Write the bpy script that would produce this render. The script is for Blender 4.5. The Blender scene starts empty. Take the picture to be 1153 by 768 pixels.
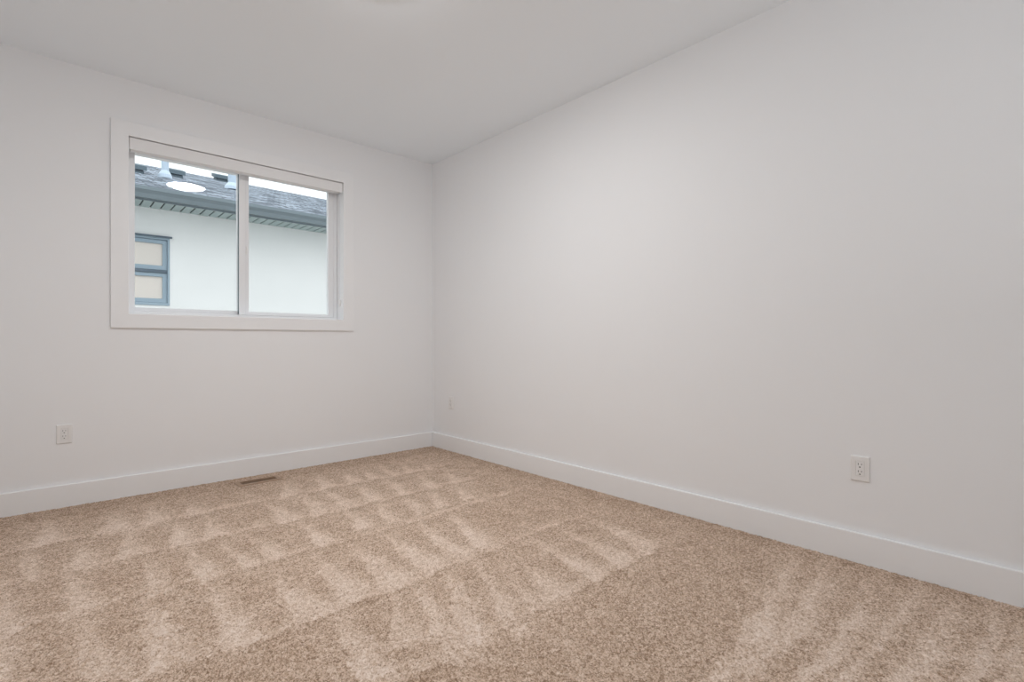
import bpy, bmesh, math, random
import numpy as np
from mathutils import Vector, Matrix

scene = bpy.context.scene
col = scene.collection
random.seed(7)
RNG = np.random.default_rng(11)

# ------------------------------------------------------------------ camera, sky, exposure
CAM_H = 1.02
cam_data = bpy.data.cameras.new('camera')
cam_data.sensor_fit = 'HORIZONTAL'
cam_data.sensor_width = 36.0
cam_data.lens = 568.9 / 1153 * 36.0
cam_data.clip_start = 0.02
cam = bpy.data.objects.new('camera', cam_data)
cam.location = (0, 0, CAM_H)
cam.rotation_euler = (math.radians(90), 0, math.radians(-42.5))
col.objects.link(cam)
scene.camera = cam

SKY_COLOR = (0.94, 0.97, 1.0)
SKY_STRENGTH = 2.7
LAMP_COLOR = (1.0, 1.0, 0.995)
LAMP_STRENGTH = 79.0
FILL_POWER = 25.0

world = bpy.data.worlds.new('overcast_sky')
scene.world = world
world.use_nodes = True
wn = world.node_tree.nodes
bg = wn['Background']
bg.inputs['Color'].default_value = (*SKY_COLOR, 1)
# overcast sky: three times brighter overhead than at the horizon
wl = world.node_tree.links
geo = wn.new('ShaderNodeNewGeometry')
sxyz = wn.new('ShaderNodeSeparateXYZ')
wl.new(geo.outputs['Incoming'], sxyz.inputs['Vector'])
mr = wn.new('ShaderNodeMapRange')
mr.inputs['From Min'].default_value = 0.0
mr.inputs['From Max'].default_value = -1.0
mr.inputs['To Min'].default_value = SKY_STRENGTH * 0.36
mr.inputs['To Max'].default_value = SKY_STRENGTH
wl.new(sxyz.outputs['Z'], mr.inputs['Value'])
wl.new(mr.outputs['Result'], bg.inputs['Strength'])

# added fill, no real lamp: unseen broad uplight in an invented hallway
fill = bpy.data.lights.new('fill_light', 'AREA')
fill.shape = 'RECTANGLE'
fill.size, fill.size_y = 2.6, 1.1
fill.energy = FILL_POWER
fill.color = (0.97, 0.99, 1.0)
fill_o = bpy.data.objects.new('fill_light', fill)
fill_o.location = (1.0, -1.65, 1.1)
fill_o.rotation_euler = (math.radians(180), 0, 0)
col.objects.link(fill_o)

vs = scene.view_settings
scene.display_settings.display_device = 'sRGB'
vs.view_transform = 'Standard'
vs.look = 'None'
vs.exposure = 0.0
vs.gamma = 1.0
vs.use_curve_mapping = False
scene.cycles.max_bounces = 14
scene.cycles.diffuse_bounces = 8
scene.cycles.transparent_max_bounces = 16
scene.cycles.use_denoising = True


# ------------------------------------------------------------------ helpers
def srgb(r, g, b):
    def f(v):
        v /= 255.0
        return v / 12.92 if v <= 0.04045 else ((v + 0.055) / 1.055) ** 2.4
    return (f(r), f(g), f(b))


def material(name, color, rough=0.5, metallic=0.0, bump=None, mottle=None, spec=0.5):
    """Principled material; bump = (scale, strength, distance); mottle = (scale, amount)."""
    m = bpy.data.materials.new(name)
    m.use_nodes = True
    nt = m.node_tree
    p = nt.nodes['Principled BSDF']
    p.inputs['Base Color'].default_value = (*color, 1)
    p.inputs['Roughness'].default_value = rough
    p.inputs['Metallic'].default_value = metallic
    p.inputs['Specular IOR Level'].default_value = spec
    if bump or mottle:
        tc = nt.nodes.new('ShaderNodeTexCoord')
    if mottle:
        n = nt.nodes.new('ShaderNodeTexNoise')
        n.inputs['Scale'].default_value = mottle[0]
        n.inputs['Detail'].default_value = 4
        nt.links.new(tc.outputs['Object'], n.inputs['Vector'])
        r = nt.nodes.new('ShaderNodeValToRGB')
        a = mottle[1]
        r.color_ramp.elements[0].position = 0.3
        r.color_ramp.elements[0].color = (*[c * (1 - a) for c in color], 1)
        r.color_ramp.elements[1].position = 0.7
        r.color_ramp.elements[1].color = (*[min(1, c * (1 + a)) for c in color], 1)
        nt.links.new(n.outputs['Fac'], r.inputs['Fac'])
        nt.links.new(r.outputs['Color'], p.inputs['Base Color'])
    if bump:
        n = nt.nodes.new('ShaderNodeTexNoise')
        n.inputs['Scale'].default_value = bump[0]
        n.inputs['Detail'].default_value = 3
        nt.links.new(tc.outputs['Object'], n.inputs['Vector'])
        b = nt.nodes.new('ShaderNodeBump')
        b.inputs['Strength'].default_value = bump[1]
        b.inputs['Distance'].default_value = bump[2]
        nt.links.new(n.outputs['Fac'], b.inputs['Height'])
        nt.links.new(b.outputs['Normal'], p.inputs['Normal'])
    return m


def emitter(name, color, strength):
    m = bpy.data.materials.new(name)
    m.use_nodes = True
    p = m.node_tree.nodes['Principled BSDF']
    p.inputs['Base Color'].default_value = (0.85, 0.83, 0.8, 1)
    p.inputs['Emission Color'].default_value = (*color, 1)
    p.inputs['Emission Strength'].default_value = strength
    return m


def glass(name, tint):
    m = bpy.data.materials.new(name)
    m.use_nodes = True
    nt = m.node_tree
    nt.nodes.remove(nt.nodes['Principled BSDF'])
    tr = nt.nodes.new('ShaderNodeBsdfTransparent')
    tr.inputs['Color'].default_value = (*tint, 1)
    gl = nt.nodes.new('ShaderNodeBsdfGlossy')
    gl.inputs['Roughness'].default_value = 0.0
    fr = nt.nodes.new('ShaderNodeFresnel')
    fr.inputs['IOR'].default_value = 1.45
    geo = nt.nodes.new('ShaderNodeNewGeometry')
    flip = nt.nodes.new('ShaderNodeMath')          # only the face turned to the ray reflects
    flip.operation = 'SUBTRACT'
    flip.inputs[0].default_value = 1.0
    nt.links.new(geo.outputs['Backfacing'], flip.inputs[1])
    mul = nt.nodes.new('ShaderNodeMath')
    mul.operation = 'MULTIPLY'
    nt.links.new(fr.outputs['Fac'], mul.inputs[0])
    nt.links.new(flip.outputs['Value'], mul.inputs[1])
    mx = nt.nodes.new('ShaderNodeMixShader')
    nt.links.new(mul.outputs['Value'], mx.inputs['Fac'])
    nt.links.new(tr.outputs['BSDF'], mx.inputs[1])
    nt.links.new(gl.outputs['BSDF'], mx.inputs[2])
    nt.links.new(mx.outputs['Shader'], nt.nodes['Material Output'].inputs['Surface'])
    return m


def add_box(bm, x0, x1, y0, y1, z0, z1):
    v = [bm.verts.new(p) for p in ((x0, y0, z0), (x1, y0, z0), (x1, y1, z0), (x0, y1, z0),
                                   (x0, y0, z1), (x1, y0, z1), (x1, y1, z1), (x0, y1, z1))]
    for f in ((0, 3, 2, 1), (4, 5, 6, 7), (0, 1, 5, 4), (1, 2, 6, 5), (2, 3, 7, 6), (3, 0, 4, 7)):
        bm.faces.new([v[i] for i in f])
    return v


def add_ring(bm, x0, x1, z0, z1, wl, wr, wb, wt, y0, y1):
    """A rectangular frame in the XZ plane, one closed piece, y0..y1 deep."""
    o = [(x0, z0), (x1, z0), (x1, z1), (x0, z1)]
    i = [(x0 + wl, z0 + wb), (x1 - wr, z0 + wb), (x1 - wr, z1 - wt), (x0 + wl, z1 - wt)]
    V = {}
    for k, y in (('f', y0), ('b', y1)):
        V[k, 'o'] = [bm.verts.new((p[0], y, p[1])) for p in o]
        V[k, 'i'] = [bm.verts.new((p[0], y, p[1])) for p in i]
    for a in range(4):
        b = (a + 1) % 4
        bm.faces.new((V['f', 'o'][a], V['f', 'o'][b], V['f', 'i'][b], V['f', 'i'][a]))
        bm.faces.new((V['b', 'o'][b], V['b', 'o'][a], V['b', 'i'][a], V['b', 'i'][b]))
        bm.faces.new((V['f', 'o'][b], V['f', 'o'][a], V['b', 'o'][a], V['b', 'o'][b]))
        bm.faces.new((V['f', 'i'][a], V['f', 'i'][b], V['b', 'i'][b], V['b', 'i'][a]))


def add_lathe(bm, prof, n=48, center=(0, 0, 0)):
    """prof: list of (radius, z) from bottom to top; r=0 closes to a point."""
    rings = []
    for r, z in prof:
        if r <= 1e-6:
            rings.append([bm.verts.new((center[0], center[1], center[2] + z))])
        else:
            rings.append([bm.verts.new((center[0] + r * math.cos(2 * math.pi * k / n),
                                        center[1] + r * math.sin(2 * math.pi * k / n),
                                        center[2] + z)) for k in range(n)])
    for a, b in zip(rings, rings[1:]):
        for k in range(n):
            k2 = (k + 1) % n
            if len(a) == 1 and len(b) == 1:
                continue
            if len(a) == 1:
                bm.faces.new((a[0], b[k2], b[k]))
            elif len(b) == 1:
                bm.faces.new((a[k], a[k2], b[0]))
            else:
                bm.faces.new((a[k], a[k2], b[k2], b[k]))


def add_extrude_x(bm, prof, x0, x1):
    """Closed profile of (y, z) points extruded along X."""
    a = [bm.verts.new((x0, y, z)) for y, z in prof]
    b = [bm.verts.new((x1, y, z)) for y, z in prof]
    n = len(prof)
    for k in range(n):
        k2 = (k + 1) % n
        bm.faces.new((a[k], a[k2], b[k2], b[k]))
    bm.faces.new(a[::-1])
    bm.faces.new(b)


def add_extrude_y(bm, prof, y0, y1):
    """Closed profile of (x, z) points extruded along Y."""
    a = [bm.verts.new((x, y0, z)) for x, z in prof]
    b = [bm.verts.new((x, y1, z)) for x, z in prof]
    n = len(prof)
    for k in range(n):
        k2 = (k + 1) % n
        bm.faces.new((a[k], a[k2], b[k2], b[k]))
    bm.faces.new(a[::-1])
    bm.faces.new(b)


def obj(name, bm, mat, parent=None, bevel=0.0, segs=2, smooth=False, label=None):
    bmesh.ops.recalc_face_normals(bm, faces=bm.faces[:])
    me = bpy.data.meshes.new(name)
    bm.to_mesh(me)
    bm.free()
    me.materials.append(mat)
    if smooth:
        for p in me.polygons:
            p.use_smooth = True
    o = bpy.data.objects.new(name, me)
    col.objects.link(o)
    if bevel > 0:
        md = o.modifiers.new('bevel', 'BEVEL')
        md.width = bevel
        md.segments = segs
        md.limit_method = 'ANGLE'
        md.angle_limit = math.radians(40)
    if parent is not None:
        o.parent = parent
    if label:
        o['label'] = label
    return o


def box_obj(name, dims, mat, parent=None, bevel=0.0, segs=2, label=None):
    bm = bmesh.new()
    add_box(bm, *dims)
    return obj(name, bm, mat, parent, bevel, segs, label=label)


def struct(o, label=None, cat=None):
    o['kind'] = 'structure'
    if label:
        o['label'] = label
    if cat:
        o['category'] = cat
    return o


def thing(name, label, cat, loc=(0, 0, 0), rz=0.0, group=None):
    o = bpy.data.objects.new(name, None)
    o.empty_display_size = 0.05
    o.location = loc
    o.rotation_euler = (0, 0, rz)
    col.objects.link(o)
    o['label'] = label
    o['category'] = cat
    if group:
        o['group'] = group
    return o


# ------------------------------------------------------------------ materials
M_WALL = material('wall_paint', (0.872, 0.880, 0.894), 0.75, bump=(320, 0.06, 0.002), spec=0.3)
M_CEIL = material('ceiling_paint', (0.90, 0.945, 0.985), 0.9, bump=(260, 0.08, 0.002), spec=0.2)
M_TRIM = material('trim_paint', (0.885, 0.893, 0.905), 0.4, spec=0.4)
M_VINYL = material('white_vinyl', (0.84, 0.85, 0.87), 0.35)
M_PLASTIC = material('white_plastic', (0.85, 0.845, 0.84), 0.3)
M_SLOT = material('dark_slot', (0.03, 0.028, 0.026), 0.6)
M_SHADE = material('shade_fabric', (0.86, 0.86, 0.865), 0.85, bump=(900, 0.15, 0.001))
M_RAIL = material('shade_rail', (0.75, 0.77, 0.80), 0.35)
M_GASKET = material('dark_gasket', (0.03, 0.06, 0.075), 0.5)
M_GLASS = glass('window_glass', (0.97, 0.985, 0.98))
M_REG = material('tan_register_paint', srgb(165, 138, 114), 0.45, mottle=(60, 0.08))
M_DUCT = material('dark_duct', (0.035, 0.026, 0.02), 0.7)
M_LAMPBASE = material('lamp_base', (0.85, 0.84, 0.82), 0.35)
M_LAMP = emitter('lamp_diffuser', LAMP_COLOR, LAMP_STRENGTH)
M_FILL_FLOOR = material('fill_box_floor', (0.62, 0.57, 0.51), 0.4, mottle=(5, 0.08))
M_STUCCO = material('white_stucco', (0.86, 0.87, 0.865), 0.9, bump=(140, 0.25, 0.004), mottle=(3, 0.015))
M_SOFFIT = material('soffit_metal', srgb(168, 184, 185), 0.5)
M_SOFFIT_BACK = material('soffit_groove', srgb(50, 60, 62), 0.8)
M_GUTTER = material('gutter_metal', srgb(120, 133, 140), 0.45)
M_PIPE = material('vent_pipe_paint', srgb(190, 206, 222), 0.5)
M_VENT = material('roof_vent_plastic', srgb(92, 108, 118), 0.6)
M_NFRAME = material('blue_grey_frame', srgb(150, 169, 183), 0.45)
M_NFLASH = material('dark_flashing', srgb(86, 102, 116), 0.45)
M_FROST = material('frosted_glass', (0.75, 0.69, 0.635), 0.25)
M_GROUND = material('grey_gravel', (0.34, 0.33, 0.31), 0.95, bump=(60, 0.5, 0.02), mottle=(30, 0.3))


def shingle_material():
    m = bpy.data.materials.new('asphalt_shingles')
    m.use_nodes = True
    nt = m.node_tree
    p = nt.nodes['Principled BSDF']
    p.inputs['Roughness'].default_value = 0.95
    tc = nt.nodes.new('ShaderNodeTexCoord')
    br = nt.nodes.new('ShaderNodeTexBrick')
    br.offset = 0.37
    br.inputs['Scale'].default_value = 1.0
    br.inputs['Brick Width'].default_value = 0.17
    br.inputs['Row Height'].default_value = 0.14
    br.inputs['Mortar Size'].default_value = 0.010
    br.inputs['Mortar Smooth'].default_value = 0.2
    br.inputs['Bias'].default_value = 0.0
    br.inputs['Color1'].default_value = (*srgb(66, 76, 88), 1)
    br.inputs['Color2'].default_value = (*srgb(150, 161, 174), 1)
    br.inputs['Mortar'].default_value = (*srgb(40, 49, 60), 1)
    nt.links.new(tc.outputs['UV'], br.inputs['Vector'])
    n = nt.nodes.new('ShaderNodeTexNoise')
    n.inputs['Scale'].default_value = 14
    n.inputs['Detail'].default_value = 5
    nt.links.new(tc.outputs['UV'], n.inputs['Vector'])
    mr = nt.nodes.new('ShaderNodeMapRange')
    mr.inputs['From Min'].default_value = 0.3
    mr.inputs['From Max'].default_value = 0.7
    mr.inputs['To Min'].default_value = 0.55
    mr.inputs['To Max'].default_value = 1.45
    nt.links.new(n.outputs['Fac'], mr.inputs['Value'])
    mx = nt.nodes.new('ShaderNodeMix')
    mx.data_type = 'RGBA'
    mx.blend_type = 'MULTIPLY'
    mx.inputs['Factor'].default_value = 1.0
    nt.links.new(br.outputs['Color'], mx.inputs[6])
    cb = nt.nodes.new('ShaderNodeCombineColor')
    for k in range(3):
        nt.links.new(mr.outputs['Result'], cb.inputs[k])
    nt.links.new(cb.outputs['Color'], mx.inputs[7])
    nt.links.new(mx.outputs[2], p.inputs['Base Color'])
    bp = nt.nodes.new('ShaderNodeBump')
    bp.inputs['Strength'].default_value = 0.6
    bp.inputs['Distance'].default_value = 0.02
    bp.invert = True
    nt.links.new(br.outputs['Fac'], bp.inputs['Height'])
    nt.links.new(bp.outputs['Normal'], p.inputs['Normal'])
    return m


def carpet_material():
    """Cut-pile carpet: fine yarn speckle; the 'nap' attribute says which way the pile lies."""
    m = bpy.data.materials.new('carpet_pile')
    m.use_nodes = True
    nt = m.node_tree
    p = nt.nodes['Principled BSDF']
    p.inputs['Roughness'].default_value = 1.0
    p.inputs['Specular IOR Level'].default_value = 0.1
    p.inputs['Sheen Weight'].default_value = 0.15
    p.inputs['Sheen Roughness'].default_value = 0.6
    tc = nt.nodes.new('ShaderNodeTexCoord')

    def noise(scale, detail, rough=0.6):
        n = nt.nodes.new('ShaderNodeTexNoise')
        n.inputs['Scale'].default_value = scale
        n.inputs['Detail'].default_value = detail
        n.inputs['Roughness'].default_value = rough
        nt.links.new(tc.outputs['Object'], n.inputs['Vector'])
        return n

    def math_node(op, a, b):
        n = nt.nodes.new('ShaderNodeMath')
        n.operation = op
        for k, v in ((0, a), (1, b)):
            if isinstance(v, (int, float)):
                n.inputs[k].default_value = v
            else:
                nt.links.new(v, n.inputs[k])
        return n.outputs['Value']

    fine = noise(210, 3, 0.8)
    lay = nt.nodes.new('ShaderNodeMapping')            # yarn ends lie over a little, all one way
    lay.inputs['Rotation'].default_value = (0, 0, math.radians(28))
    lay.inputs['Scale'].default_value = (1.0, 0.55, 1.0)
    nt.links.new(tc.outputs['Object'], lay.inputs['Vector'])
    nt.links.new(lay.outputs['Vector'], fine.inputs['Vector'])
    mid = noise(48, 3)
    broad = noise(9.0, 4)
    vor = nt.nodes.new('ShaderNodeTexVoronoi')
    vor.inputs['Scale'].default_value = 190
    nt.links.new(tc.outputs['Object'], vor.inputs['Vector'])
    sep = nt.nodes.new('ShaderNodeSeparateColor')
    nt.links.new(vor.outputs['Color'], sep.inputs['Color'])
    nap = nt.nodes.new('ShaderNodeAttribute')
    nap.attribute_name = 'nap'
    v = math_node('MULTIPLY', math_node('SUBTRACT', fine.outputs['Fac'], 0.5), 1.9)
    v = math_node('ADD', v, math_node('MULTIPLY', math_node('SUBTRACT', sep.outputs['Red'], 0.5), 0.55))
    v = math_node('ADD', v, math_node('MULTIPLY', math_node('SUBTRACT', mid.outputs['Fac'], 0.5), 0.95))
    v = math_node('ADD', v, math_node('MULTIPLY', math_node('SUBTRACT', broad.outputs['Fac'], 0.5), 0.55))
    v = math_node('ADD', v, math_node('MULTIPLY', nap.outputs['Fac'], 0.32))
    v = math_node('ADD', v, 0.36)
    rp = nt.nodes.new('ShaderNodeValToRGB')
    cr = rp.color_ramp
    cr.elements[0].position = 0.0
    cr.elements[0].color = (*CARPET[0], 1)
    cr.elements[1].position = 1.0
    cr.elements[1].color = (*CARPET[2], 1)
    e = cr.elements.new(0.45)
    e.color = (*CARPET[1], 1)
    nt.links.new(v, rp.inputs['Fac'])
    nt.links.new(rp.outputs['Color'], p.inputs['Base Color'])
    bp = nt.nodes.new('ShaderNodeBump')
    bp.inputs['Strength'].default_value = 0.7
    bp.inputs['Distance'].default_value = 0.004
    nt.links.new(fine.outputs['Fac'], bp.inputs['Height'])
    nt.links.new(bp.outputs['Normal'], p.inputs['Normal'])
    return m


CARPET = ((0.29, 0.185, 0.115), (0.645, 0.475, 0.355), (0.94, 0.79, 0.685))
M_ROOF = shingle_material()
M_CARPET = carpet_material()

# ------------------------------------------------------------------ room shell
XL, XR, YF, YB, H = -0.75, 2.757, -0.60, 4.154, 2.74
T = 0.22
# window opening
WX0, WX1, WZ0, WZ1 = 0.386, 1.848, 1.20, 2.367

# floor register opening in the carpet
REG_X0, REG_X1, REG_Y0, REG_Y1 = 1.000, 1.252, 3.915, 4.000

WEDGES = [
    (-0.02, 3.83, -0.05, 3.42, 0.08, 3.43),
    (0.29, 3.78, 0.18, 3.41, 0.35, 3.38),
    (0.44, 3.77, 0.38, 3.40, 0.52, 3.42),
    (0.64, 3.65, 0.58, 3.42, 0.71, 3.41),
    (-0.09, 3.36, -0.08, 2.94, -0.03, 2.94),
    (0.12, 3.31, 0.06, 2.94, 0.17, 2.94),
    (0.31, 3.37, 0.25, 2.99, 0.34, 2.98),
    (0.52, 3.36, 0.45, 2.98, 0.57, 2.97),
    (0.66, 3.30, 0.60, 2.96, 0.69, 2.97),
    (-0.13, 2.86, -0.12, 2.46, -0.06, 2.50),
    (0.07, 2.85, 0.05, 2.46, 0.15, 2.45),
    (0.32, 2.81, 0.29, 2.45, 0.36, 2.46),
    (0.49, 2.82, 0.48, 2.46, 0.58, 2.47),
    (0.64, 2.75, 0.64, 2.47, 0.72, 2.47),
    (-0.12, 2.42, -0.14, 2.13, -0.05, 2.10),
    (0.08, 2.37, 0.09, 1.95, 0.19, 1.92),
    (0.28, 2.38, 0.22, 1.88, 0.37, 1.90),
    (0.48, 2.42, 0.44, 1.85, 0.56, 1.86),
    (1.23, 3.73, 1.10, 3.39, 1.24, 3.43),
    (1.47, 3.75, 1.39, 3.44, 1.50, 3.44),
    (1.66, 3.72, 1.59, 3.44, 1.68, 3.46),
    (1.83, 3.72, 1.75, 3.46, 1.82, 3.45),
    (1.97, 3.69, 1.91, 3.44, 1.97, 3.44),
    (2.13, 3.62, 2.05, 3.42, 2.12, 3.41),
    (2.27, 3.57, 2.22, 3.39, 2.29, 3.37),
    (1.00, 3.32, 0.96, 2.95, 1.07, 2.97),
    (1.23, 3.36, 1.13, 2.94, 1.25, 2.97),
    (1.37, 3.39, 1.33, 2.94, 1.43, 2.95),
    (1.59, 3.31, 1.50, 2.96, 1.60, 2.97),
    (1.81, 3.30, 1.71, 2.94, 1.79, 2.94),
    (2.03, 3.23, 1.93, 2.94, 2.01, 2.93),
    (2.27, 3.24, 2.15, 2.93, 2.21, 2.92),
    (0.77, 2.78, 0.78, 2.50, 0.87, 2.49),
    (0.64, 2.76, 0.63, 2.46, 0.71, 2.46),
    (1.02, 2.85, 1.00, 2.49, 1.10, 2.50),
    (1.29, 2.89, 1.25, 2.56, 1.35, 2.57),
    (1.50, 2.87, 1.40, 2.54, 1.48, 2.54),
    (1.68, 2.83, 1.59, 2.57, 1.68, 2.58),
    (1.87, 2.86, 1.76, 2.58, 1.84, 2.58),
    (2.10, 2.89, 1.96, 2.58, 2.04, 2.58),
    (0.71, 2.32, 0.66, 1.84, 0.80, 1.86),
    (0.92, 2.39, 0.84, 1.85, 0.99, 1.86),
    (1.10, 2.37, 1.02, 1.86, 1.17, 1.88),
    (1.30, 2.41, 1.22, 1.88, 1.38, 1.90),
    (1.52, 2.45, 1.39, 1.90, 1.51, 1.92),
    (1.74, 2.48, 1.56, 1.93, 1.66, 1.93),
    (0.77, 1.82, 0.69, 1.40, 0.79, 1.39),
    (1.00, 1.79, 0.85, 1.50, 0.94, 1.46),
    (1.10, 1.79, 0.95, 1.31, 1.03, 1.30),
    (1.27, 1.83, 1.02, 1.34, 1.13, 1.29),
    (1.43, 1.84, 1.20, 1.28, 1.28, 1.28),
    (1.48, 1.61, 1.35, 1.36, 1.40, 1.31),
    (1.80, 1.77, 1.71, 1.34, 1.84, 1.34),
    (2.03, 1.78, 1.91, 1.34, 2.05, 1.33),
    (1.58, 1.61, 1.42, 1.32, 1.55, 1.32),
    (2.26, 1.75, 2.11, 1.35, 2.24, 1.35),
    (2.54, 0.85, 1.47, 0.70, 1.63, 0.63),
    (2.57, 0.73, 1.71, 0.64, 1.97, 0.59),
    (2.45, 0.54, 1.66, 0.52, 1.93, 0.48),
    (2.57, 0.41, 1.72, 0.43, 2.10, 0.40),
    (2.53, 0.30, 1.84, 0.33, 2.08, 0.26),
    (2.62, 0.18, 1.98, 0.20, 2.16, 0.15),
    (2.51, 0.10, 2.08, 0.11, 2.16, 0.07),
]


def smooth(a, b, x):
    t = np.clip((x - a) / (b - a), 0, 1)
    return t * t * (3 - 2 * t)


def value_noise(x, y, scale, seed):
    r = np.random.default_rng(seed).random((256, 256))
    u, v = x * scale, y * scale
    i, j = np.floor(u).astype(int), np.floor(v).astype(int)
    fu, fv = u - i, v - j
    fu, fv = fu * fu * (3 - 2 * fu), fv * fv * (3 - 2 * fv)
    g = lambda a, b: r[a % 256, b % 256]
    return (g(i, j) * (1 - fu) * (1 - fv) + g(i + 1, j) * fu * (1 - fv)
            + g(i, j + 1) * (1 - fu) * fv + g(i + 1, j + 1) * fu * fv)


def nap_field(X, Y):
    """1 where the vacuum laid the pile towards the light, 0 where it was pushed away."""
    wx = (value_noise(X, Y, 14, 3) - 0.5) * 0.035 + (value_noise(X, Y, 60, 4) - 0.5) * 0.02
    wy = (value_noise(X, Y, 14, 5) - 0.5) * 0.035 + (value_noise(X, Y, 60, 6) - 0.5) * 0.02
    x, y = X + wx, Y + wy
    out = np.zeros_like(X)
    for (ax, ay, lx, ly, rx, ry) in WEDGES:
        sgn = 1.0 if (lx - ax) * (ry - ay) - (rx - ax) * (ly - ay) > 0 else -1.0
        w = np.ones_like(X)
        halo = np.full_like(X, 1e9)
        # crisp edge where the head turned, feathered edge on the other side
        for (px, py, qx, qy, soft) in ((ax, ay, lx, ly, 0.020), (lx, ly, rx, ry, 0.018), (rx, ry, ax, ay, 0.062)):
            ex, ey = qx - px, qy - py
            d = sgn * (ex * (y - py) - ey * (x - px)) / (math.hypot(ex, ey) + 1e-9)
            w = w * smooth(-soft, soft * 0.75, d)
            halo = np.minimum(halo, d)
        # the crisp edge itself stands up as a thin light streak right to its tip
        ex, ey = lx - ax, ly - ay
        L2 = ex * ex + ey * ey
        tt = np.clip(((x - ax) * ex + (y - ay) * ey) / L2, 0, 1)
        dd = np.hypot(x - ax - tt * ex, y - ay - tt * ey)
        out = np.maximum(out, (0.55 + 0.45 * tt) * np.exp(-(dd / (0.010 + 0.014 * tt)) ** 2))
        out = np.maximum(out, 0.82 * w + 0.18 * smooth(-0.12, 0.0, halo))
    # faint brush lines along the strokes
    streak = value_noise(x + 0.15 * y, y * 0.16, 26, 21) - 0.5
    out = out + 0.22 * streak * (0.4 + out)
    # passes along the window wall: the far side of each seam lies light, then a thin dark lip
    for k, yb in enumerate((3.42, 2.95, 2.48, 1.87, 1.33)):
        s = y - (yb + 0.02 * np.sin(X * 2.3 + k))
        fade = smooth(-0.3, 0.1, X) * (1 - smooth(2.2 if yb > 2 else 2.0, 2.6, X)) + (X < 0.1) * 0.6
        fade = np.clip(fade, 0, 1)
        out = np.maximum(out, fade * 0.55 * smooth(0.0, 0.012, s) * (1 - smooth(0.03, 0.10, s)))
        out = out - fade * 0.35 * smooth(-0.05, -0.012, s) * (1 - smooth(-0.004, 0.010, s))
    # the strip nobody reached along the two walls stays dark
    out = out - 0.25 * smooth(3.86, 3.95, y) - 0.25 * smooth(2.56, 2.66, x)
    return out


def make_floor():
    step = 0.005
    nx = int(round((XR - XL) / step))
    ny = int(round((YB - YF) / step))
    xs = np.linspace(XL, XR, nx + 1)
    ys = np.linspace(YF, YB, ny + 1)
    X, Y = np.meshgrid(xs, ys)
    tuft = RNG.random(X.shape)
    Z = (tuft - 0.5) * 0.0065 + (value_noise(X, Y, 70, 8) - 0.5) * 0.003
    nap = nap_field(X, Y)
    Z += np.clip(nap, -0.3, 1) * 0.001
    near_reg = (X > REG_X0 - 0.03) & (X < REG_X1 + 0.03) & (Y > REG_Y0 - 0.04) & (Y < REG_Y1 + 0.04)
    Z[near_reg] = np.minimum(Z[near_reg], -0.0005)
    X = X + (RNG.random(X.shape) - 0.5) * 0.003
    Y = Y + (RNG.random(Y.shape) - 0.5) * 0.003
    X[:, 0], X[:, -1], Y[0, :], Y[-1, :] = XL, XR, YF, YB
    co = np.stack([X, Y, Z], -1).reshape(-1, 3).astype(np.float32)
    I = np.arange((nx + 1) * (ny + 1)).reshape(ny + 1, nx + 1)
    Q = np.stack([I[:-1, :-1], I[:-1, 1:], I[1:, 1:], I[1:, :-1]], -1)
    cx = (xs[:-1] + xs[1:]) / 2
    cy = (ys[:-1] + ys[1:]) / 2
    CX, CY = np.meshgrid(cx, cy)
    keep = ~((CX > REG_X0) & (CX < REG_X1) & (CY > REG_Y0) & (CY < REG_Y1))
    Q = Q[keep].reshape(-1, 4)
    me = bpy.data.meshes.new('floor')
    me.vertices.add(len(co))
    me.vertices.foreach_set('co', co.ravel())
    me.loops.add(Q.size)
    me.loops.foreach_set('vertex_index', Q.ravel().astype(np.int32))
    me.polygons.add(len(Q))
    me.polygons.foreach_set('loop_start', (np.arange(len(Q)) * 4).astype(np.int32))
    me.polygons.foreach_set('loop_total', np.full(len(Q), 4, np.int32))
    me.update(calc_edges=True)
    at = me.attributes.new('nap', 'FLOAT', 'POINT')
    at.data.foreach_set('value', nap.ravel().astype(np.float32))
    me.polygons.foreach_set('use_smooth', np.ones(len(Q), bool))
    me.materials.append(M_CARPET)
    o = bpy.data.objects.new('floor', me)
    col.objects.link(o)
    return struct(o, 'tan cut-pile carpet with vacuum marks covering the whole floor')


make_floor()
struct(box_obj('ceiling', (XL - T, XR + T, YF - T, YB + T, H, H + 0.2), M_CEIL), 'flat white ceiling')

bm = bmesh.new()
add_ring(bm, XL - T, XR + T, -0.3, H, WX0 - 0.012 - (XL - T), XR + T - WX1 - 0.012, WZ0 - 0.012 + 0.3, H - WZ1 - 0.012, YB, YB + T)
struct(obj('wall_back', bm, M_WALL), 'white painted wall with the window')
struct(box_obj('wall_right', (XR, XR + T, YF - T, YB, -0.3, H), M_WALL), 'long plain white wall on the right')
struct(box_obj('wall_left', (XL - T, XL, YF - T, YB, -0.3, H), M_WALL), 'plain white wall left of the camera')
DX0, DX1, DZ = 0.05, 2.35, 2.45      # wide opening behind the camera, added to let the fill light in
bm = bmesh.new()
pts = [(XL, -0.3), (DX0, -0.3), (DX0, DZ), (DX1, DZ), (DX1, -0.3), (XR, -0.3), (XR, H), (XL, H)]
add_extrude_y(bm, pts, YF - 0.12, YF)
struct(obj('wall_front', bm, M_WALL), 'white wall behind the camera with an added opening for fill light')
bm = bmesh.new()       # invented hallway: a plain open-fronted box that bounces the fill light
hx0, hx1, hy = XL, XR, -2.5
hv = [bm.verts.new(p) for p in ((hx0, YF - 0.12, 0), (hx1, YF - 0.12, 0), (hx1, hy, 0), (hx0, hy, 0),
                                (hx0, YF - 0.12, H), (hx1, YF - 0.12, H), (hx1, hy, H), (hx0, hy, H))]
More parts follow.
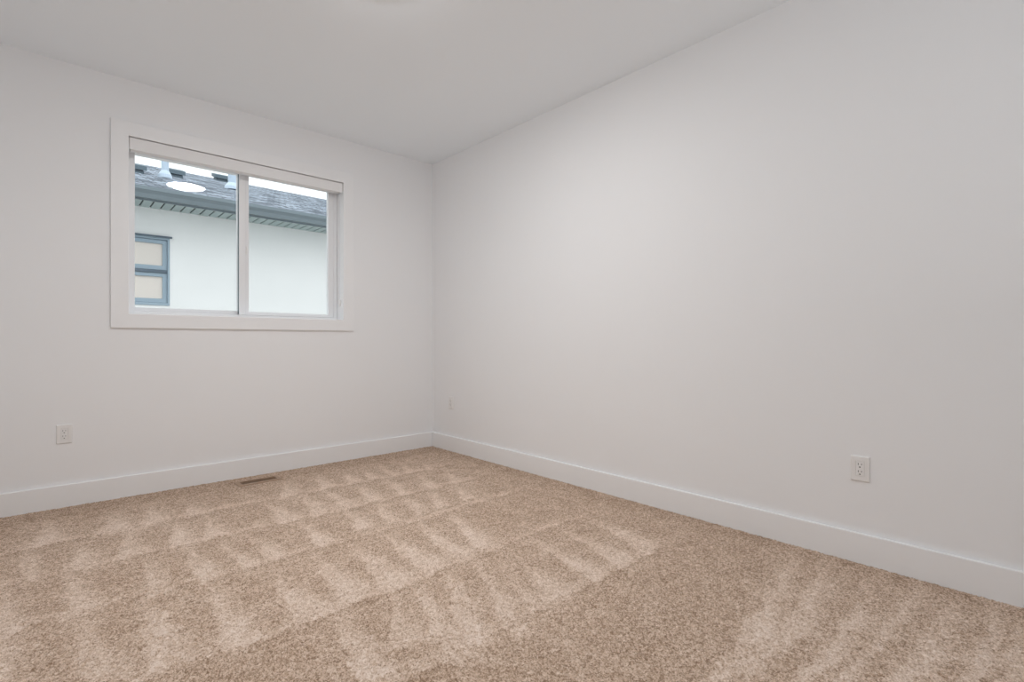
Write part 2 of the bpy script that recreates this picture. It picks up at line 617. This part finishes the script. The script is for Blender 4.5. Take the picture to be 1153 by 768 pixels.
for f in ((4, 5, 6, 7), (1, 2, 6, 5), (2, 3, 7, 6), (3, 0, 4, 7)):
    bm.faces.new([hv[i] for i in f])
struct(obj('wall_fill_box', bm, M_WALL), 'white walls and ceiling of the added fill light box behind the camera')
struct(box_obj('floor_fill_box', (hx0, hx1, hy, YF - 0.0005, -0.1, -0.001), M_FILL_FLOOR), 'pale floor of the added fill light box behind the camera')

BH, BT = 0.138, 0.018
struct(box_obj('baseboard_back', (XL, XR - BT, YB - BT, YB, -0.004, BH), M_TRIM, bevel=0.005, segs=3), 'white baseboard under the window wall')
struct(box_obj('baseboard_right', (XR - BT, XR, YF, YB, -0.004, BH), M_TRIM, bevel=0.005, segs=3), 'white baseboard along the right wall')
struct(box_obj('baseboard_left', (XL, XL + BT, YF, YB - BT, -0.004, BH), M_TRIM, bevel=0.005, segs=3), 'white baseboard along the left wall')
bm = bmesh.new()
add_box(bm, XL + BT, DX0 - 0.09, YF, YF + BT, -0.004, BH)
struct(obj('baseboard_front', bm, M_TRIM, bevel=0.003), 'white baseboard left of the added opening behind the camera')
bm = bmesh.new()
pts = [(DX0 - 0.09, 0), (DX0, 0), (DX0, DZ), (DX1, DZ), (DX1, 0), (DX1 + 0.09, 0), (DX1 + 0.09, DZ + 0.09), (DX0 - 0.09, DZ + 0.09)]
add_extrude_y(bm, pts, YF, YF + 0.016)
struct(obj('trim_1', bm, M_TRIM, bevel=0.002), 'white casing round the added opening behind the camera')

# ------------------------------------------------------------------ the window
win = bpy.data.objects.new('window_1', None)
win.location = (0, YB, WZ0)
col.objects.link(win)
struct(win, 'white two-pane sliding window in a flat white casing')


def wpart(name, bm, mat, parent=win, bevel=0.0, label=None, smooth=False):
    o = obj(name, bm, mat, None, bevel, label=label, smooth=smooth)
    for v in o.data.vertices:
        v.co -= Vector((0, YB, WZ0))
    o.parent = parent
    return o


CW = 0.094
bm = bmesh.new()
add_ring(bm, WX0 - CW, WX1 + CW, WZ0 - CW, WZ1 + CW, CW, CW, CW, CW, YB - 0.017, YB)
wpart('casing', bm, M_TRIM, bevel=0.0025)
bm = bmesh.new()
add_ring(bm, WX0 - 0.012, WX1 + 0.012, WZ0 - 0.012, WZ1 + 0.012, 0.012, 0.012, 0.012, 0.012, YB - 0.004, YB + 0.115)
wpart('jamb', bm, M_TRIM)
# vinyl frame: a fixed light on the left, a sliding sash on the right
FY = YB + 0.115
MX0, MX1 = 1.075, 1.144
bm = bmesh.new()
add_ring(bm, WX0, WX1, WZ0, WZ1, 0.045, 0.029, 0.020, 0.03, FY + 0.0, FY + 0.10)
wpart('window_frame', bm, M_VINYL, bevel=0.003)
bm = bmesh.new()
add_ring(bm, WX0 + 0.040, MX0 + 0.05, WZ0 + 0.016, WZ1 - 0.026, 0.009, 0.048, 0.038, 0.03, FY + 0.0445, FY + 0.098)
wpart('fixed_light_frame', bm, M_VINYL, bevel=0.002)
bm = bmesh.new()
add_box(bm, WX0 + 0.047, MX0 + 0.004, FY + 0.080, FY + 0.084, WZ0 + 0.052, WZ1 - 0.054)
wpart('pane', bm, M_GLASS)
bm = bmesh.new()
add_box(bm, MX0 + 0.0005, MX0 + 0.016, FY + 0.0125, FY + 0.0440, WZ0 + 0.030, WZ1 - 0.032)
wpart('gasket', bm, M_GASKET, label='dark weather strip beside the meeting stile')
sx0, sx1 = MX0, WX1 - 0.030
bm = bmesh.new()
add_ring(bm, sx0, sx1, WZ0 + 0.021, WZ1 - 0.031, MX1 - MX0, 0.047, 0.026, 0.03, FY + 0.002, FY + 0.012)
add_ring(bm, sx0 + 0.018, sx1, WZ0 + 0.021, WZ1 - 0.031, MX1 - MX0 - 0.018, 0.047, 0.026, 0.03, FY + 0.012, FY + 0.042)
sash = wpart('sliding_sash', bm, M_VINYL, bevel=0.0015)
bm = bmesh.new()
add_box(bm, MX1 - 0.004, sx1 - 0.043, FY + 0.021, FY + 0.025, WZ0 + 0.043, WZ1 - 0.057)
g2 = wpart('pane', bm, M_GLASS, sash)
bm = bmesh.new()
add_box(bm, 1.122, 1.130, FY - 0.010, FY + 0.0025, 1.700, 1.748)
add_box(bm, 1.119, 1.133, FY - 0.004, FY + 0.0025, 1.692, 1.756)
wpart('latch', bm, M_PLASTIC, sash, bevel=0.002)
bm = bmesh.new()
add_box(bm, MX0 + 0.046, MX0 + 0.0475, FY + 0.0005, FY + 0.003, WZ0 + 0.022, WZ1 - 0.032)
wpart('stile_seam', bm, M_RAIL, sash)

# ------------------------------------------------------------------ rolled-up roller shade in the window head
shade = thing('roller_shade', 'rolled-up pale grey roller shade across the top of the window', 'blind', (1.117, YB + 0.05, 2.362))


def spart(name, bm, mat, parent=shade, bevel=0.0, label=None, smooth=False):
    o = obj(name, bm, mat, None, bevel, smooth=smooth, label=label)
    for v in o.data.vertices:
        v.co -= Vector(shade.location)
    o.parent = parent
    return o


bm = bmesh.new()      # fascia with a returned lip, an open channel behind it
add_extrude_x(bm, [(YB - 0.006, 2.284), (YB + 0.006, 2.284), (YB + 0.006, 2.350), (YB + 0.100, 2.350),
                   (YB + 0.100, 2.362), (YB - 0.006, 2.362)], WX0 + 0.006, WX1 - 0.006)
spart('fascia', bm, M_SHADE, bevel=0.002)
bm = bmesh.new()
n = 28
prof = [(YB + 0.052 + 0.030 * math.cos(2 * math.pi * k / n), 2.318 + 0.030 * math.sin(2 * math.pi * k / n)) for k in range(n)]
add_extrude_x(bm, prof, WX0 + 0.014, WX1 - 0.018)
spart('fabric_roll', bm, M_SHADE, smooth=False)
bm = bmesh.new()
add_box(bm, WX0 + 0.014, WX1 - 0.018, YB + 0.078, YB + 0.084, 2.296, 2.322)
add_box(bm, WX0 + 0.012, WX1 - 0.016, YB + 0.072, YB + 0.089, 2.288, 2.302)
spart('bottom_rail', bm, M_RAIL, bevel=0.003)
bm = bmesh.new()
add_box(bm, WX0 + 0.003, WX0 + 0.006, YB - 0.002, YB + 0.098, 2.288, 2.360)
spart('end_cap', bm, M_SHADE)
bm = bmesh.new()
add_box(bm, WX1 - 0.006, WX1 - 0.003, YB - 0.002, YB + 0.098, 2.288, 2.360)
spart('end_cap', bm, M_SHADE)
bm = bmesh.new()
for dy in (0.036, 0.066):
    add_lathe(bm, [(0.0011, 0), (0.0011, 0.93)], 6, (WX1 - 0.010, YB + dy, 1.365))
chain = spart('pull_chain', bm, M_RAIL)
bm = bmesh.new()
add_box(bm, WX1 - 0.014, WX1 - 0.0005, YB + 0.034, YB + 0.068, 1.335, 1.372)
add_box(bm, WX1 - 0.006, WX1 - 0.0005, YB + 0.042, YB + 0.060, 1.318, 1.336)
spart('chain_tensioner', bm, M_PLASTIC, bevel=0.003)


# ------------------------------------------------------------------ wall outlets
def make_outlet(label, loc, rz):
    """Built facing -Y with its back on y=0."""
    t = thing('electrical_outlet', label, 'outlet', loc, rz, 'white wall outlets')
    bm = bmesh.new()
    w, h, d = 0.0375, 0.0585, 0.0075
    wi, hi = w - 0.004, h - 0.004
    back = [bm.verts.new((sx * w, 0, sz * h)) for sx, sz in ((-1, -1), (1, -1), (1, 1), (-1, 1))]
    mid_ = [bm.verts.new((sx * w, -0.003, sz * h)) for sx, sz in ((-1, -1), (1, -1), (1, 1), (-1, 1))]
    top = [bm.verts.new((sx * wi, -d, sz * hi)) for sx, sz in ((-1, -1), (1, -1), (1, 1), (-1, 1))]
    hole = [bm.verts.new((sx * 0.0172, -d, sz * 0.0340)) for sx, sz in ((-1, -1), (1, -1), (1, 1), (-1, 1))]
    deep = [bm.verts.new((sx * 0.0172, -d + 0.003, sz * 0.0340)) for sx, sz in ((-1, -1), (1, -1), (1, 1), (-1, 1))]
    for A, B in ((back, mid_), (mid_, top), (top, hole), (hole, deep)):
        for k in range(4):
            bm.faces.new((A[k], A[(k + 1) % 4], B[(k + 1) % 4], B[k]))
    bm.faces.new(back[::-1])
    bm.faces.new(deep)
    obj('cover_plate', bm, M_PLASTIC, t, bevel=0.0012)
    for sz in (-1, 1):
        bm = bmesh.new()
        add_lathe(bm, [(0.0032, 0), (0.0032, 0.0008), (0.0024, 0.0012), (0, 0.0012)], 16)
        bmesh.ops.rotate(bm, verts=bm.verts[:], matrix=Matrix.Rotation(math.pi / 2, 3, 'X'))
        bmesh.ops.translate(bm, verts=bm.verts[:], vec=(0, -d, sz * 0.0485))
        obj('screw', bm, M_PLASTIC, t)
    bm = bmesh.new()
    add_box(bm, -0.0166, 0.0166, -d - 0.0012, -d + 0.003, -0.0334, 0.0334)
    rec = obj('receptacle', bm, M_PLASTIC, t, bevel=0.001)
    for cz in (0.0165, -0.0165):
        for sx, hh in ((-0.0064, 0.0042), (0.0064, 0.0035)):
            bm = bmesh.new()
            add_box(bm, sx - 0.0011, sx + 0.0011, -d - 0.0017, -d - 0.0008, cz + 0.0045 - hh, cz + 0.0045 + hh)
            obj('slot', bm, M_SLOT, rec)
        bm = bmesh.new()
        pr = [(0.0032 * math.cos(a), cz - 0.0085 + 0.0030 * math.sin(a)) for a in [math.pi * (1 + k / 8) for k in range(9)]]
        pr = pr + [(0.0032, cz - 0.0068), (-0.0032, cz - 0.0068)]
        add_extrude_y(bm, pr, -d - 0.0017, -d - 0.0008)
        obj('slot', bm, M_SLOT, rec)
    return t


def copy_tree(o, parent=None):
    c = o.copy()
    col.objects.link(c)
    c.parent = parent
    for ch in list(o.children):
        copy_tree(ch, c)
    return c


outlet = make_outlet('white electrical outlet on the window wall, low and left of the window', (0.069, YB, 0.448), 0)
c = copy_tree(outlet)
c['label'] = 'white electrical outlet on the long right wall, the large one nearest the viewer'
c.location = (XR, 0.632, 0.4325)
c.rotation_euler = (0, 0, math.radians(-90))
c = copy_tree(outlet)
c['label'] = 'white electrical outlet on the right wall just beside the far corner of the room'
c.location = (XR, 3.845, 0.446)
c.rotation_euler = (0, 0, math.radians(-90))

# ------------------------------------------------------------------ floor register by the window wall
rx, ry = (REG_X0 + REG_X1) / 2, (REG_Y0 + REG_Y1) / 2
reg = thing('floor_register', 'tan metal floor register with dark gaps, set in the carpet under the window', 'floor vent', (rx, ry, 0))
bm = bmesh.new()
hx, hy = (REG_X1 - REG_X0) / 2, (REG_Y1 - REG_Y0) / 2
lv = [((hx + 0.022, hy + 0.026), 0.0), ((hx + 0.022, hy + 0.026), 0.0025), ((hx + 0.016, hy + 0.020), 0.0055),
      ((hx - 0.008, hy - 0.006), 0.0055), ((hx - 0.008, hy - 0.006), -0.012)]
rings = [[bm.verts.new((sx * a, sy * b, z)) for sx, sy in ((-1, -1), (1, -1), (1, 1), (-1, 1))] for (a, b), z in lv]
for A, B in zip(rings, rings[1:]):
    for k in range(4):
        bm.faces.new((A[k], A[(k + 1) % 4], B[(k + 1) % 4], B[k]))
obj('frame', bm, M_REG, reg)
ns = 17
for k in range(ns):
    xk = -hx + 0.008 + (2 * hx - 0.016) * (k + 0.5) / ns
    bm = bmesh.new()
    add_box(bm, -0.0007, 0.0007, -hy + 0.0062, hy - 0.0062, -0.0050, 0.0048)
    bmesh.ops.rotate(bm, verts=bm.verts[:], matrix=Matrix.Rotation(math.radians(18), 3, 'Y'))
    bmesh.ops.translate(bm, verts=bm.verts[:], vec=(xk, 0, -0.0015))
    obj('louvre', bm, M_REG, reg)
bm = bmesh.new()
a, b, z0, z1 = hx - 0.004, hy - 0.003, -0.07, -0.004
A = [bm.verts.new((sx * a, sy * b, z1)) for sx, sy in ((-1, -1), (1, -1), (1, 1), (-1, 1))]
B = [bm.verts.new((sx * a, sy * b, z0)) for sx, sy in ((-1, -1), (1, -1), (1, 1), (-1, 1))]
for k in range(4):
    bm.faces.new((A[k], A[(k + 1) % 4], B[(k + 1) % 4], B[k]))
bm.faces.new(B)
obj('duct_boot', bm, M_DUCT, reg, label='dark duct opening below the louvres')

# ------------------------------------------------------------------ flush ceiling light
LX, LY, LR = 1.12, 2.13, 0.190
lamp = thing('ceiling_light', 'round white flush ceiling light glowing on the ceiling', 'ceiling light', (LX, LY, H))
bm = bmesh.new()
add_lathe(bm, [(LR - 0.0085, -0.008), (LR - 0.0075, -0.013), (LR - 0.002, -0.014), (LR, -0.012), (LR, 0.0)], 72)
obj('base_ring', bm, M_LAMPBASE, lamp, smooth=True)
bm = bmesh.new()
pr = [((LR - 0.009) * math.sin(k / 16 * math.pi / 2), -0.010 - 0.022 * math.cos(k / 16 * math.pi / 2)) for k in range(17)]
add_lathe(bm, pr, 72)
obj('diffuser', bm, M_LAMP, lamp, smooth=True, label='glowing warm white domed diffuser')

# ------------------------------------------------------------------ the neighbouring house
GZ = -0.55
struct(box_obj('ground', (-14, 20, YB + T, 24, GZ - 0.2, GZ), M_GROUND), 'gravel ground between the two houses', 'ground')
house = thing('neighbour_house', 'white stucco house with grey shingle roof outside the window', 'house', (4.0, 7.35, GZ))
HX0, HX1 = -5.0, 13.0
EY, NY = 6.90, 7.35          # eave edge, wall face
SOF_Z = CAM_H + 1.585
RIDGE_Y, PITCH = 12.3, 0.33
EAVE_Z = CAM_H + 1.71


def hpart(name, bm, mat, parent=house, bevel=0.0, smooth=False, label=None, uv=None):
    o = obj(name, bm, mat, None, bevel, smooth=smooth, label=label)
    if uv:
        uvl = o.data.uv_layers.new(name='UVMap')
        for lp in o.data.loops:
            p = o.data.vertices[lp.vertex_index].co
            uvl.data[lp.index].uv = uv(p)
    for v in o.data.vertices:
        v.co -= Vector(house.location)
    o.parent = parent
    return o


NW = (0.18, 1.082, 1.448, 2.27)       # neighbour window x0 x1 z0 z1
bm = bmesh.new()
add_ring(bm, HX0, HX1, GZ, SOF_Z + 0.02, NW[0] - HX0, HX1 - NW[1], NW[2] - GZ, SOF_Z + 0.02 - NW[3], NY, NY + 0.16)
add_box(bm, HX0, HX0 + 0.16, NY + 0.161, 17.2, GZ, SOF_Z + 0.02)
add_box(bm, HX1 - 0.16, HX1, NY + 0.161, 17.2, GZ, SOF_Z + 0.02)
hpart('wall', bm, M_STUCCO)
for x0 in (HX0 + 0.001, HX1 - 0.151):
    bm = bmesh.new()
    a = [(NY + 0.01, SOF_Z + 0.021), (17.2, SOF_Z + 0.021), (RIDGE_Y, EAVE_Z + PITCH * (RIDGE_Y - EY) - 0.12)]
    add_extrude_x(bm, a, x0, x0 + 0.15)
    hpart('gable', bm, M_STUCCO)
bm = bmesh.new()
rz = EAVE_Z + PITCH * (RIDGE_Y - EY)
th = 0.10
prof = [(EY + 0.02, EAVE_Z + PITCH * 0.02), (RIDGE_Y, rz), (2 * RIDGE_Y - EY, EAVE_Z), (2 * RIDGE_Y - EY, EAVE_Z - th),
        (RIDGE_Y, rz - th), (EY + 0.02, EAVE_Z + PITCH * 0.02 - th)]
add_extrude_x(bm, prof, HX0 - 0.3, HX1 + 0.3)
roof = hpart('roof', bm, M_ROOF, uv=lambda p: (p.x, p.y * 1.053))
# gutter: K profile, open on top, with a fascia board behind it
bm = bmesh.new()
g0, g1 = EAVE_Z - 0.122, EAVE_Z - 0.004
prof = [(EY + 0.02, g0), (EY - 0.045, g0), (EY - 0.050, g0 + 0.012), (EY - 0.062, g0 + 0.045), (EY - 0.090, g0 + 0.082),
        (EY - 0.092, g1), (EY - 0.080, g1), (EY - 0.078, g0 + 0.088), (EY - 0.048, g0 + 0.048), (EY - 0.038, g0 + 0.010),
        (EY + 0.010, g0 + 0.008), (EY + 0.010, g1), (EY + 0.02, g1)]
add_extrude_x(bm, prof, HX0 - 0.3, HX1 + 0.3)
hpart('gutter', bm, M_GUTTER)
bm = bmesh.new()
add_box(bm, HX0 - 0.3, HX1 + 0.3, EY + 0.021, EY + 0.045, SOF_Z - 0.012, EAVE_Z - 0.10)
hpart('fascia_board', bm, M_GUTTER)
# vented soffit: planks across the overhang with dark open grooves between them
bm = bmesh.new()
x = HX0 - 0.3
while x < HX1 + 0.3 - 0.05:
    add_box(bm, x, min(x + 0.085, HX1 + 0.3), EY + 0.046, NY - 0.001, SOF_Z, SOF_Z + 0.010)
    x += 0.1015
hpart('soffit', bm, M_SOFFIT)
bm = bmesh.new()
add_box(bm, HX0 - 0.3, HX1 + 0.3, EY + 0.046, NY - 0.001, SOF_Z + 0.012, SOF_Z + 0.016)
hpart('soffit_backing', bm, M_SOFFIT_BACK, label='dark gaps behind the soffit planks')

# roof vents and plumbing pipes standing on the slope
def roof_z(y):
    return EAVE_Z + PITCH * (y - EY)


def roof_vent(x, y, w, hgt):
    bm = bmesh.new()
    d = 0.32
    zb, zt = roof_z(y), roof_z(y + d)
    # hood: sloped base on the roof, raised cap overhanging an open louvre band
    for (e, lo, hi) in ((0.03, -0.01, hgt * 0.35), (0.0, hgt * 0.42, hgt)):
        vs_ = []
        for (xx, yy) in ((x - w / 2 + e, y + e), (x + w / 2 - e, y + e), (x + w / 2 - e, y + d - e), (x - w / 2 + e, y + d - e)):
            vs_.append((bm.verts.new((xx, yy, roof_z(yy) + lo)), bm.verts.new((xx, yy, roof_z(yy) + hi))))
        bm.faces.new([v[0] for v in vs_][::-1])
        bm.faces.new([v[1] for v in vs_])
        for k in range(4):
            a, b = vs_[k], vs_[(k + 1) % 4]
            bm.faces.new((a[0], b[0], b[1], a[1]))
    for k in range(5):
        xx = x - w / 2 + 0.05 + (w - 0.1) * k / 4
        add_box(bm, xx - 0.006, xx + 0.006, y + 0.032, y + 0.05, zb - 0.01, zb + hgt * 0.6)
    return hpart('roof_vent', bm, M_VENT, roof, bevel=0.012)


roof_vent(0.90, 9.25, 0.36, 0.125)
roof_vent(1.56, 9.95, 0.26, 0.125)
roof_vent(2.62, 11.55, 0.30, 0.125)


def vent_pipe(x, y, r, hgt):
    bm = bmesh.new()
    z = roof_z(y)
    add_lathe(bm, [(0, z - 0.02), (r * 1.9, z - 0.02), (r * 1.75, z + 0.035), (r * 1.25, z + 0.085), (r * 1.05, z + 0.10), (r, z + 0.10),
                   (r, z + hgt), (r * 0.8, z + hgt), (r * 0.8, z + hgt - 0.05), (0, z + hgt - 0.05)], 20, (x, y, 0))
    return hpart('vent_pipe', bm, M_PIPE, roof, smooth=False)


vent_pipe(1.32, 9.36, 0.050, 0.255)
vent_pipe(2.29, 9.51, 0.066, 0.34)

# neighbour's window: two stacked awning lights in a blue-grey frame
nw = hpart('window_frame', (lambda b: (add_ring(b, NW[0], NW[1], NW[2], NW[3], 0.022, 0.022, 0.03, 0.03, NY - 0.012, NY + 0.10), b)[1])(bmesh.new()), M_NFRAME, bevel=0.004)
bm = bmesh.new()
add_box(bm, NW[0] - 0.02, NW[1] + 0.022, NY - 0.045, NY - 0.001, NW[3] - 0.004, NW[3] + 0.012)
hpart('head_flashing', bm, M_NFLASH, nw)
bm = bmesh.new()
add_box(bm, NW[0] + 0.022, NW[1] - 0.022, NY - 0.006, NY + 0.09, 1.842, 1.876)
hpart('mullion', bm, M_NFLASH, nw)
for (z0, z1) in ((1.478, 1.842), (1.876, 2.240)):
    bm = bmesh.new()
    add_ring(bm, NW[0] + 0.023, NW[1] - 0.023, z0 + 0.001, z1 - 0.001, 0.047, 0.047, 0.052, 0.046, NY + 0.012, NY + 0.06)
    hpart('awning_sash', bm, M_NFRAME, nw, bevel=0.004)
    bm = bmesh.new()
    add_box(bm, NW[0] + 0.066, NW[1] - 0.066, NY + 0.036, NY + 0.046, z0 + 0.050, z1 - 0.044)
    hpart('frosted_pane', bm, M_FROST, nw, label='frosted cream glass')
